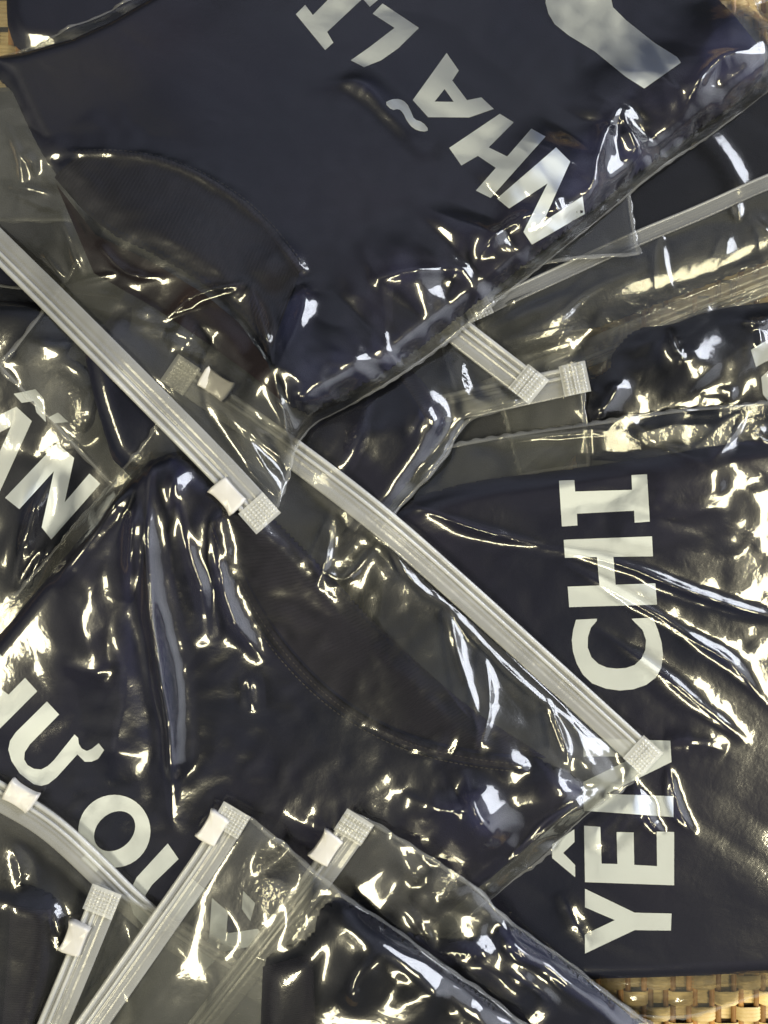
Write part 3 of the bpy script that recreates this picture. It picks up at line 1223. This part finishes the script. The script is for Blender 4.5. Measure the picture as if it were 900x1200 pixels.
letter(r_y, t_y, q1([(100, 133), (172, 130), (176, 184), (443, 176), (440, 107), (513, 103), (526, 325), (455, 330), (452, 274), (184, 288), (187, 343), (114, 348)]))
letter(r_y, t_y, q1([(122, 410), (536, 394), (541, 488), (355, 490), (366, 621), (552, 614), (560, 714), (148, 726), (141, 630), (290, 624), (278, 491), (128, 495)]))
letter(r_y, t_y, q1([(180, 785), (278, 780), (278, 790), (250, 822), (236, 866), (235, 915), (252, 960), (285, 992), (325, 1009), (370, 1014), (415, 1011),
                     (455, 997), (488, 965), (505, 925), (508, 880), (492, 833), (442, 783), (442, 780), (540, 775), (563, 830), (581, 890), (588, 950),
                     (580, 1010), (555, 1055), (510, 1090), (450, 1111), (385, 1117), (320, 1108), (255, 1083), (212, 1042), (183, 990), (166, 935),
                     (160, 880), (167, 830)]))
letter(r_y, t_y, q2([(215, 100), (622, 112), (628, 212), (320, 362), (636, 372), (637, 470), (216, 440), (215, 305), (460, 186), (215, 186)]))
letter(r_y, t_y, q2([(218, 510), (294, 516), (300, 688), (374, 690), (370, 540), (450, 542), (453, 694), (560, 700), (558, 538), (640, 540), (640, 790), (222, 775)]))
letter(r_y, t_y, q2([(172, 527), (173, 587), (120, 638), (176, 695), (176, 752), (68, 662), (68, 598)]), name='letter_accent')
letter(r_y, t_y, q2([(222, 806), (455, 918), (628, 922), (625, 1002), (455, 1000), (222, 1110), (222, 1020), (362, 953), (222, 893)]))
bag_end(b, 0.014, 0.014, crimp=(False, False), edge_wave=0.002,
        facets=[([(720, 1176), (880, 1160)], 0.008, 0.003, 0.012, 0.3), ([(750, 605), (850, 610)], 0.014, 0.0024, 0.030, -0.2), ([(700, 505), (880, 490)], 0.009, 0.002, 0.022, 0.4), ([(710, 980), (745, 950)], 0.010, 0.003, 0.014, 0.9)],
        creases=[([(480, 590), (560, 622), (640, 640)], 0.005, 0.003), ([(600, 632), (720, 655), (800, 690), (880, 715), (940, 735)], 0.0054, 0.0034),
                 ([(660, 655), (760, 715), (850, 770), (910, 835)], 0.0054, 0.0034), ([(690, 730), (790, 800), (840, 845), (875, 870)], 0.0054, 0.003),
                
                 ([(560, 520), (700, 503), (740, 515)], 0.004, 0.003), ([(735, 492), (770, 520), (830, 545)], 0.004, 0.002),
                 ([(832, 540), (852, 510), (874, 482)], 0.003, 0.003), ([(874, 482), (878, 515), (905, 520)], 0.004, 0.004),
                 ([(740, 905), (762, 965), (778, 975)], 0.004, 0.003), ([(784, 898), (792, 945), (815, 976)], 0.004, 0.003),
                 
                 ([(780, 870), (820, 868), (850, 880)], 0.007, 0.003), ([(655, 1045), (668, 1070), (690, 1110)], 0.006, 0.002),
                 ([(700, 1152), (800, 1150), (900, 1146)], 0.003, 0.002), ([(770, 1180), (800, 1165), (820, 1155)], 0.003, 0.002)],
        fine=True, hot=[(780, 490, 60, 0.02)])

# --- middle bag
b = bag_begin('clear bag under the two crossing zip strips, its crimped zipper end beside the square crimp',
              [(638, 447), (540, 370), (400, 262), (230, 130)],
              [(638, 447), (612, 476), (548, 490), (534, 512), (520, 540), (470, 592), (420, 655), (330, 770)],
              [(230, 130), (100, 300), (0, 430)], [(330, 770), (160, 600), (0, 430)], 291)
r_m, t_m = make_shirt('dark navy shirt with a ribbed edge in the centre, below the two crossing zip strips',
                      [(440, 395), (482, 427), (528, 486), (514, 520), (466, 582), (400, 665), (330, 740), (60, 470), (200, 250), (330, 310)],
                      0.010, M['navy'], GS, [([(455, 470), (440, 520), (420, 560)], 0.006, 0.003)], seed=29)
rib_band(r_m, t_m, [(452, 425), (478, 455), (505, 500)], [(478, 428), (502, 458), (527, 486)], 22)


def ex_m(u, v, a, c):
    k = np.clip(1 - u / 0.3, 0, 1)
    return a + 0.004 * k, c + 0.012 * k


bag_end(b, 0.02, 0.02, ex_m, crimp=(True, False), edge_wave=0.003, amp=0.004,
        facets=[([(590, 470), (535, 500), (475, 585)], 0.010, 0.003, 0.012, 0.8), ([(430, 500), (400, 560)], 0.014, 0.004, 0.016, 1.0)],
        creases=[([(438, 455), (425, 515), (400, 560)], 0.006, 0.004), ([(632, 462), (585, 478), (540, 488)], 0.004, 0.004), ([(540, 488), (525, 530), (475, 585)], 0.004, 0.004),
                 ([(545, 395), (560, 420), (610, 455)], 0.003, 0.003), ([(540, 400), (538, 440), (550, 470)], 0.004, 0.003), ([(500, 470), (490, 500), (478, 520)], 0.006, 0.003)])

# --- THU QUYNH
b = bag_begin('clear bag with a long zip strip down the middle, around the shirt lettered HƯ QUỲ',
              [(212, 420), (330, 500), (450, 590), (560, 688), (670, 788), (771, 880)],
              [(212, 420), (200, 465), (183, 505), (110, 590), (0, 720), (-100, 840), (-290, 1080)],
              [(771, 880), (742, 915), (690, 950), (640, 1000), (575, 1052), (480, 1132), (340, 1260), (230, 1370)],
              [(-290, 1080), (-30, 1230), (230, 1370)], 321)
Lp = [(190, 518), (240, 556), (300, 590), (345, 632), (400, 690), (470, 762), (550, 835), (630, 892), (690, 920), (680, 942), (630, 990),
      (570, 1040), (470, 1122), (330, 1245), (200, 1330), (-20, 1210), (-250, 1060), (-95, 850), (8, 728), (115, 600)]
r_l, t_l = make_shirt('navy shirt with white letters HƯ QUỲ and a curved stitched collar, left of centre', Lp, 0.012, M['navy'], GS,
                      [([(184, 520), (176, 600), (182, 690), (194, 770), (205, 850), (208, 910), (203, 965)], 0.0036, 0.010, 1.5),
                       ([(212, 540), (198, 600), (192, 625)], 0.003, 0.004, 1.5),
                       ([(160, 545), (120, 640), (60, 690)], 0.008, 0.005), ([(155, 590), (150, 700), (140, 780)], 0.006, 0.005),
                       ([(60, 760), (110, 790), (150, 770)], 0.007, 0.004), ([(150, 800), (155, 850), (170, 880)], 0.007, 0.004),
                       ([(255, 620), (262, 700), (300, 790)], 0.006, 0.004), ([(225, 580), (240, 660), (235, 740)], 0.008, 0.004),
                       ([(560, 900), (545, 960), (590, 980)], 0.007, 0.005), ([(450, 930), (500, 960), (560, 940)], 0.010, 0.003),
                       ([(300, 960), (350, 985), (420, 970)], 0.010, 0.003)], seed=32, wr=0.0011)
q = lambda pts: zl(pts, 0, 740, 3)
letter(r_l, t_l, q([(-25, 53), (22, 103), (-42, 167), (30, 222), (88, 163), (131, 210), (-45, 386), (-90, 340), (-18, 270), (-85, 208), (-155, 278), (-200, 230)]))
letter(r_l, t_l, q([(165, 246), (208, 292), (105, 397), (87, 425), (85, 450), (97, 470), (120, 483), (145, 485), (168, 473), (190, 452), (262, 362), (275, 374),
                    (277, 395), (288, 412), (305, 420), (322, 413), (347, 393), (366, 417), (345, 448), (322, 458), (298, 458), (272, 432), (200, 512),
                    (170, 536), (145, 543), (118, 537), (70, 500), (40, 455), (29, 415), (35, 385), (55, 355)]))
th = np.linspace(0, 2 * math.pi, 40, endpoint=False)
qo = [(402 + 127 * math.cos(t), 702 + 128 * math.sin(t)) for t in th]
qi = []
for t in th:
    a, c_ = 80 * math.cos(t), 62 * math.sin(t)
    qi.append((403 + (a * 0.74 + c_ * 0.67), 702 + (-a * 0.67 + c_ * 0.74)))
letter(r_l, t_l, q(qo), [q(qi)])
letter(r_l, t_l, q([(318, 770), (360, 815), (338, 848), (285, 800)]), off=0.0008, name='letter_tail')
letter(r_l, t_l, q([(590, 745), (628, 800), (535, 890), (512, 925), (508, 950), (520, 975), (545, 988), (572, 985), (600, 962), (675, 868), (727, 912),
                    (625, 1025), (590, 1050), (555, 1058), (510, 1040), (470, 995), (455, 950), (458, 910), (480, 865)]))
letter(r_l, t_l, q([(745, 937), (802, 985), (795, 1062), (905, 1045), (950, 1095), (790, 1125), (690, 1220), (640, 1175), (735, 1080)]))
letter(r_l, t_l, q([(855, 912), (897, 955), (880, 1018), (850, 975)]), name='letter_accent')
rib_band(r_l, t_l, [(262, 600), (288, 680), (335, 755), (400, 820), (480, 862), (560, 880), (615, 885)],
         [(318, 612), (360, 655), (420, 712), (490, 778), (550, 830), (600, 862), (640, 888)], 95)
rib_band(r_l, t_l, [(250, 612), (278, 692), (326, 767), (395, 834), (477, 878), (560, 896), (615, 901)], [(261, 605), (287, 684), (334, 759), (399, 824), (480, 866), (560, 884), (615, 889)], 60, name='collar_seam', lift=0.0016)
stitches(r_l, t_l + 0.0012, [(255, 610), (282, 690), (330, 764), (397, 830), (478, 873), (560, 891), (615, 896)])
stitches(r_l, t_l, [(246, 614), (274, 694), (323, 770), (393, 838), (476, 882), (560, 900), (615, 905)])


def ex_l(u, v, a, c):
    k = np.clip(1 - v / 0.3, 0, 1)
    e = np.clip((u - 0.85) / 0.15, 0, 1)
    return a + 0.003 * k, c + 0.003 * k + 0.02 * e


bag_end(b, 0.018, 0.018, ex_l, crimp=(True, True), slider=(262, 440), edge_wave=0.003, amp=0.004,
        facets=[([(75, 670), (115, 735), (150, 800), (155, 870)], 0.018, 0.0060, 0.030, 1.2), ([(430, 620), (540, 745), (690, 885)], 0.013, 0.0030, 0.020, -0.75),
                ([(540, 890), (555, 950), (590, 985)], 0.014, 0.005, 0.020, 1.1), ([(690, 935), (640, 985), (575, 1040)], 0.008, 0.004, 0.010, 0.75)],
        creases=[([(163, 545), (130, 605), (62, 690)], 0.008, 0.006), ([(170, 540), (160, 640), (152, 705)], 0.007, 0.006),
                 ([(212, 570), (222, 640), (240, 690), (245, 755)], 0.007, 0.005), ([(250, 615), (262, 680), (280, 730), (310, 775)], 0.006, 0.005),
                 ([(182, 520), (175, 640), (184, 720), (198, 800), (206, 880), (204, 955)], 0.0060, 0.0075),
                 ([(470, 930), (520, 952), (560, 930)], 0.008, 0.004), ([(330, 950), (380, 975), (440, 965)], 0.010, 0.003),
                 ([(448, 615), (480, 680), (540, 722)], 0.004, 0.003), ([(522, 698), (535, 765), (562, 845)], 0.005, 0.003),
                 ([(470, 655), (590, 780), (700, 878)], 0.003, 0.002), ([(505, 670), (560, 720), (640, 800), (720, 890)], 0.003, 0.002),
                 ([(565, 760), (575, 820), (560, 880)], 0.005, 0.003), ([(640, 815), (655, 850), (662, 890)], 0.003, 0.003),
                 ([(545, 900), (552, 945), (590, 985)], 0.007, 0.005), ([(530, 960), (545, 940), (590, 940)], 0.005, 0.004),
                 ([(700, 925), (650, 955), (600, 1005)], 0.004, 0.004), ([(390, 600), (385, 650), (372, 690)], 0.004, 0.002),
                 ([(296, 790), (302, 830)], 0.004, 0.0025), ([(440, 640), (400, 690), (350, 640)], 0.005, 0.002)],
        fine=True, hot=[(560, 950, 40, 0.03), (640, 900, 40, 0.02)])

# --- bottom left bags
b = bag_begin('clear bag at the lower left edge, zip strip running under the two small crimped strips',
              [(-60, 872), (0, 915), (60, 945), (120, 1000), (180, 1062), (250, 1108), (330, 1150)],
              [(-60, 872), (-180, 1040), (-290, 1200)], [(330, 1150), (240, 1300), (120, 1480)],
              [(-290, 1200), (-90, 1330), (120, 1480)], 351)
r_1, t_1 = make_shirt('black ribbed shirt in the lower left corner', [(-200, 1060), (-60, 1035), (0, 1036), (35, 1045), (62, 1056), (72, 1085), (66, 1130), (50, 1190), (30, 1330), (-60, 1320), (-240, 1200)],
                      0.010, M['black'], GS, seed=35)
rib_band(r_1, t_1, [(12, 1060), (10, 1120), (0, 1230)], [(60, 1066), (60, 1120), (42, 1230)], 60)
bag_end(b, 0.03, 0.03, crimp=(True, False), slider=(22, 935), amp=0.004,
        creases=[([(15, 990), (30, 1015), (28, 1040)], 0.004, 0.003), ([(60, 1050), (68, 1090), (75, 1110)], 0.004, 0.004), ([(60, 990), (110, 1040), (150, 1090)], 0.005, 0.002)])

b = bag_begin('clear bag along the bottom edge, edge line running to the tray corner, under another strip',
              [(408, 947), (378, 995), (300, 1097), (215, 1205), (110, 1340)],
              [(408, 947), (448, 970), (500, 1000), (560, 1040), (588, 1072), (650, 1115), (740, 1182), (830, 1250), (900, 1310)],
              [(110, 1340), (330, 1440), (560, 1560)], [(900, 1310), (740, 1440), (560, 1560)], 381)
r_4, t_4 = make_shirt('dark shirt at the bottom edge in the bag nearest the tray corner', [(450, 1085), (500, 1108), (560, 1108), (596, 1088), (640, 1116), (728, 1186), (850, 1290), (560, 1500), (300, 1330), (330, 1150)],
                      0.011, M['navy'], GS, [([(520, 1120), (570, 1130), (600, 1160), (640, 1185)], 0.006, 0.004)], seed=38)


def ex_4(u, v, a, c):
    e = np.clip(1 - u / 0.2, 0, 1)
    return a, c + 0.03 * e


bag_end(b, 0.03, 0.03, ex_4, crimp=(True, False), slider=(388, 992), edge_wave=0.004, amp=0.004,
        facets=[([(450, 985), (560, 1050), (640, 1115), (740, 1190)], 0.009, 0.004, 0.018, -0.6), ([(480, 1040), (520, 1100)], 0.012, 0.0025, 0.022, -0.6)],
        creases=[([(560, 1045), (600, 1090), (640, 1130), (720, 1180)], 0.004, 0.004), ([(590, 1075), (600, 1110), (645, 1130)], 0.005, 0.005),
                 ([(465, 1050), (500, 1090), (510, 1112)], 0.004, 0.003), ([(510, 1112), (560, 1108), (585, 1118)], 0.005, 0.004), ([(470, 1000), (490, 1020), (500, 1015)], 0.004, 0.003),
                 ([(590, 1135), (620, 1150), (650, 1175)], 0.005, 0.003)])

b = bag_begin('narrow clear bag zip strip with white slider at the bottom, leftmost of three',
              [(112, 1036), (92, 1085), (42, 1205), (-30, 1370)],
              [(112, 1036), (150, 1052), (280, 1110), (480, 1200)], [(-30, 1370), (120, 1440), (300, 1530)],
              [(480, 1200), (400, 1370), (300, 1530)], 411)
bag_end(b, 0.03, 0.03, crimp=(True, False), slider=(88, 1092), amp=0.004,
        creases=[([(150, 1070), (155, 1110), (175, 1140)], 0.005, 0.003), ([(130, 1130), (150, 1180), (140, 1230)], 0.004, 0.003), ([(210, 1110), (240, 1150), (230, 1200)], 0.005, 0.003)])

b = bag_begin('clear bag at the bottom edge, middle of three parallel slider strips, over a ribbed collar',
              [(264, 941), (240, 982), (200, 1040), (85, 1203), (-20, 1350)],
              [(264, 941), (300, 960), (355, 1008), (418, 1057), (480, 1100), (545, 1146), (620, 1202), (720, 1285)],
              [(-20, 1350), (180, 1450), (400, 1560)], [(720, 1285), (560, 1420), (400, 1560)], 441)
r_3, t_3 = make_shirt('dark shirt with ribbed collar at the bottom edge, inside the middle slider bag',
                      [(302, 1300), (303, 1210), (306, 1135), (322, 1120), (366, 1106), (372, 1072), (392, 1060), (432, 1072), (480, 1112), (540, 1154), (606, 1206), (690, 1285), (480, 1420)],
                      0.011, M['black'], GS, [([(372, 1085), (380, 1130), (376, 1215)], 0.003, -0.004), ([(400, 1180), (425, 1140), (440, 1110)], 0.006, 0.004),
                                              ([(470, 1190), (500, 1160), (520, 1170)], 0.007, 0.003)], seed=44)
rib_band(r_3, t_3, [(308, 1132), (307, 1180), (305, 1290)], [(366, 1115), (370, 1170), (368, 1290)], 70)


def ex_3(u, v, a, c):
    e = np.clip(1 - u / 0.2, 0, 1)
    return a, c + 0.03 * e


bag_end(b, 0.03, 0.03, ex_3, crimp=(True, False), slider=(252, 975), edge_wave=0.004, amp=0.004,
        facets=[([(350, 1020), (420, 1075), (520, 1145), (610, 1215)], 0.009, 0.004, 0.018, -0.6), ([(420, 1150), (450, 1200)], 0.014, 0.0025, 0.026, 1.0)],
        creases=[([(360, 1072), (385, 1058), (425, 1062), (450, 1090)], 0.004, 0.004), ([(425, 1068), (500, 1122), (580, 1180), (640, 1225)], 0.004, 0.004),
                 ([(300, 1030), (310, 1040), (330, 1035)], 0.005, 0.003), ([(420, 1180), (412, 1150), (425, 1130)], 0.005, 0.003), ([(545, 1150), (560, 1165), (570, 1190)], 0.004, 0.004),
                 ([(340, 985), (352, 1020), (350, 1060)], 0.003, 0.002), ([(255, 1060), (275, 1090), (250, 1120)], 0.004, 0.003)])

# --- the topmost bag
b = bag_begin('topmost clear bag, zip strip crossing the left, around the shirt lettered NHÃ LI',
              [(302, 622), (255, 570), (130, 443), (0, 312), (-200, 115)],
              [(302, 622), (330, 592), (352, 504), (406, 478), (475, 440), (598, 341), (688, 269), (768, 202), (848, 149), (905, 103), (940, 80)],
              [(-200, 115), (-80, 92), (0, 72), (95, 28), (190, -12), (330, -90), (420, -150)],
              [(935, 78), (905, 38), (865, -10), (780, -90), (600, -150), (420, -150)], 471)
Tp = [(-60, 70), (0, 84), (28, 145), (46, 180), (62, 202), (110, 262), (190, 300), (270, 350), (318, 420), (345, 492), (402, 462), (469, 424), (590, 328),
      (681, 256), (758, 191), (838, 136), (897, 92), (903, 60), (850, -5), (760, -80), (600, -135), (400, -140), (250, -60), (150, 10), (60, 50)]
r_t, t_t = make_shirt('topmost navy shirt with white letters NHÃ LI and part of a numeral', Tp, 0.013, M['navy'], GS,
                      [([(370, 105), (430, 100), (460, 140), (520, 180)], 0.006, 0.0016), ([(290, 340), (345, 300), (400, 280)], 0.010, 0.003),
                       ([(500, 230), (520, 290), (560, 250)], 0.008, 0.003)], seed=47, wr=0.0007, rim=0.009)
q1 = lambda pts: zl(pts, 300, 0, 3)
q2 = lambda pts: zl(pts, 600, 0, 3)
q3 = lambda pts: zl(pts, 450, 130, 3)
letter(r_t, t_t, q1([(140, 50), (173, 17), (200, 53), (330, -80), (300, -110), (330, -140), (440, -10), (400, 24), (375, -5), (250, 112), (272, 150), (243, 176)]))
letter(r_t, t_t, q1([(445, 12), (573, 98), (500, 170), (440, 212), (380, 236), (333, 212), (400, 165), (487, 98), (410, 48)]))
letter(r_t, t_t, q1([(670, 186), (713, 248), (690, 283), (742, 352), (792, 342), (836, 383), (750, 413), (605, 412), (551, 352)]),
       [q1([(663, 313), (695, 358), (628, 357)])])
letter(r_t, t_t, q1(smooth_loop([(452, 362), (475, 349), (505, 347), (530, 362), (545, 392), (556, 420), (585, 428), (610, 458), (585, 464), (552, 452), (530, 425),
                                 (518, 398), (502, 382), (478, 388)], 1)), name='letter_accent')
letter(r_t, t_t, q3([(407, 10), (456, 40), (368, 128), (433, 160), (518, 62), (568, 90), (375, 306), (323, 280), (393, 200), (330, 158), (272, 192), (229, 130)]))
letter(r_t, t_t, q3([(605, 128), (655, 178), (560, 390), (698, 300), (706, 362), (520, 470), (490, 425), (575, 255), (440, 343), (397, 308)]))
letter(r_t, t_t, q2([(180, -200), (150, -100), (120, -30), (118, 10), (128, 48), (150, 85), (200, 125), (290, 180), (400, 270), (465, 311), (594, 220), (580, 200), (500, 150),
                     (400, 70), (355, 25), (345, -20), (350, -100), (360, -200)]), name='numeral')
rib_band(r_t, t_t, [(92, 183), (140, 182), (200, 192), (260, 222), (310, 262), (352, 318)],
         [(64, 208), (112, 264), (180, 296), (240, 332), (282, 366), (316, 414)], 70)
rib_band(r_t, t_t, [(86, 178), (140, 177), (203, 187), (264, 218), (315, 259), (358, 316)], [(91, 186), (140, 185), (200, 195), (259, 225), (309, 265), (350, 321)], 60, name='collar_seam', lift=0.0016)
letter(r_t, drape(H, 40, 20), [(66, 216), (112, 275), (180, 308), (240, 345), (280, 378), (314, 426), (330, 470), (295, 440), (240, 400), (180, 360), (110, 320)], name='neck_lining', mat=M['lining'], off=0.0006)
stitches(r_t, t_t, [(90, 176), (140, 175), (203, 185), (265, 216), (316, 257), (360, 315)])


def ex_t(u, v, a, c):
    e = np.clip(1 - u / 0.24, 0, 1)
    k = np.clip(1 - v / 0.3, 0, 1)
    return a * (0.1 + 0.9 * k) + 0.004 * k + 0.01 * e, c * (0.1 + 0.9 * k) + 0.05 * e ** 1.5 + 0.004 * k


bag_end(b, 0.012, 0.012, ex_t, crimp=(True, False), slider=(277, 580), edge_wave=0.004, amp=0.005,
        facets=[([(352, 450), (400, 415), (480, 360), (590, 275), (690, 195), (790, 118), (880, 62)], 0.033, 0.0135, 0.030, 2.2),
                ([(70, 280), (160, 345), (240, 400), (315, 480)], 0.014, 0.0030, 0.020, -0.5), ([(425, 95), (500, 170)], 0.008, 0.0010, 0.016, -0.7)],
        creases=[([(350, 335), (362, 352), (327, 440)], 0.006, 0.005), ([(430, 335), (480, 325), (553, 317)], 0.006, 0.006),
                 ([(553, 317), (575, 282), (610, 258), (655, 252)], 0.006, 0.006), ([(682, 246), (696, 170), (722, 133)], 0.006, 0.007), ([(722, 133), (740, 175), (750, 192)], 0.006, 0.006),
                 ([(792, 148), (806, 112), (830, 84), (872, 80)], 0.006, 0.007), ([(327, 440), (338, 490), (345, 560)], 0.004, 0.004),
                 ([(8, 140), (34, 190), (28, 250)], 0.005, 0.003), ([(2, 215), (30, 228), (66, 236)], 0.004, 0.003), ([(20, 180), (45, 196), (50, 215)], 0.004, 0.003),
                 ([(80, 248), (92, 300), (108, 332)], 0.005, 0.003), ([(52, 292), (78, 332)], 0.005, 0.003), ([(120, 292), (155, 330), (198, 330)], 0.004, 0.003),
                 ([(66, 336), (120, 330), (160, 322)], 0.003, 0.002), ([(196, 388), (215, 395), (245, 412)], 0.009, 0.0054),
                 ([(195, 378), (240, 345), (292, 335)], 0.005, 0.0054), ([(292, 335), (310, 380), (325, 440)], 0.004, 0.0054),
                 ([(362, 106), (425, 92), (452, 122)], 0.006, 0.002), ([(250, 470), (300, 530), (340, 590)], 0.003, 0.002)],
        fine=True, hot=[(330, 540, 40, 0.05), (60, 180, 20, 0.03)])
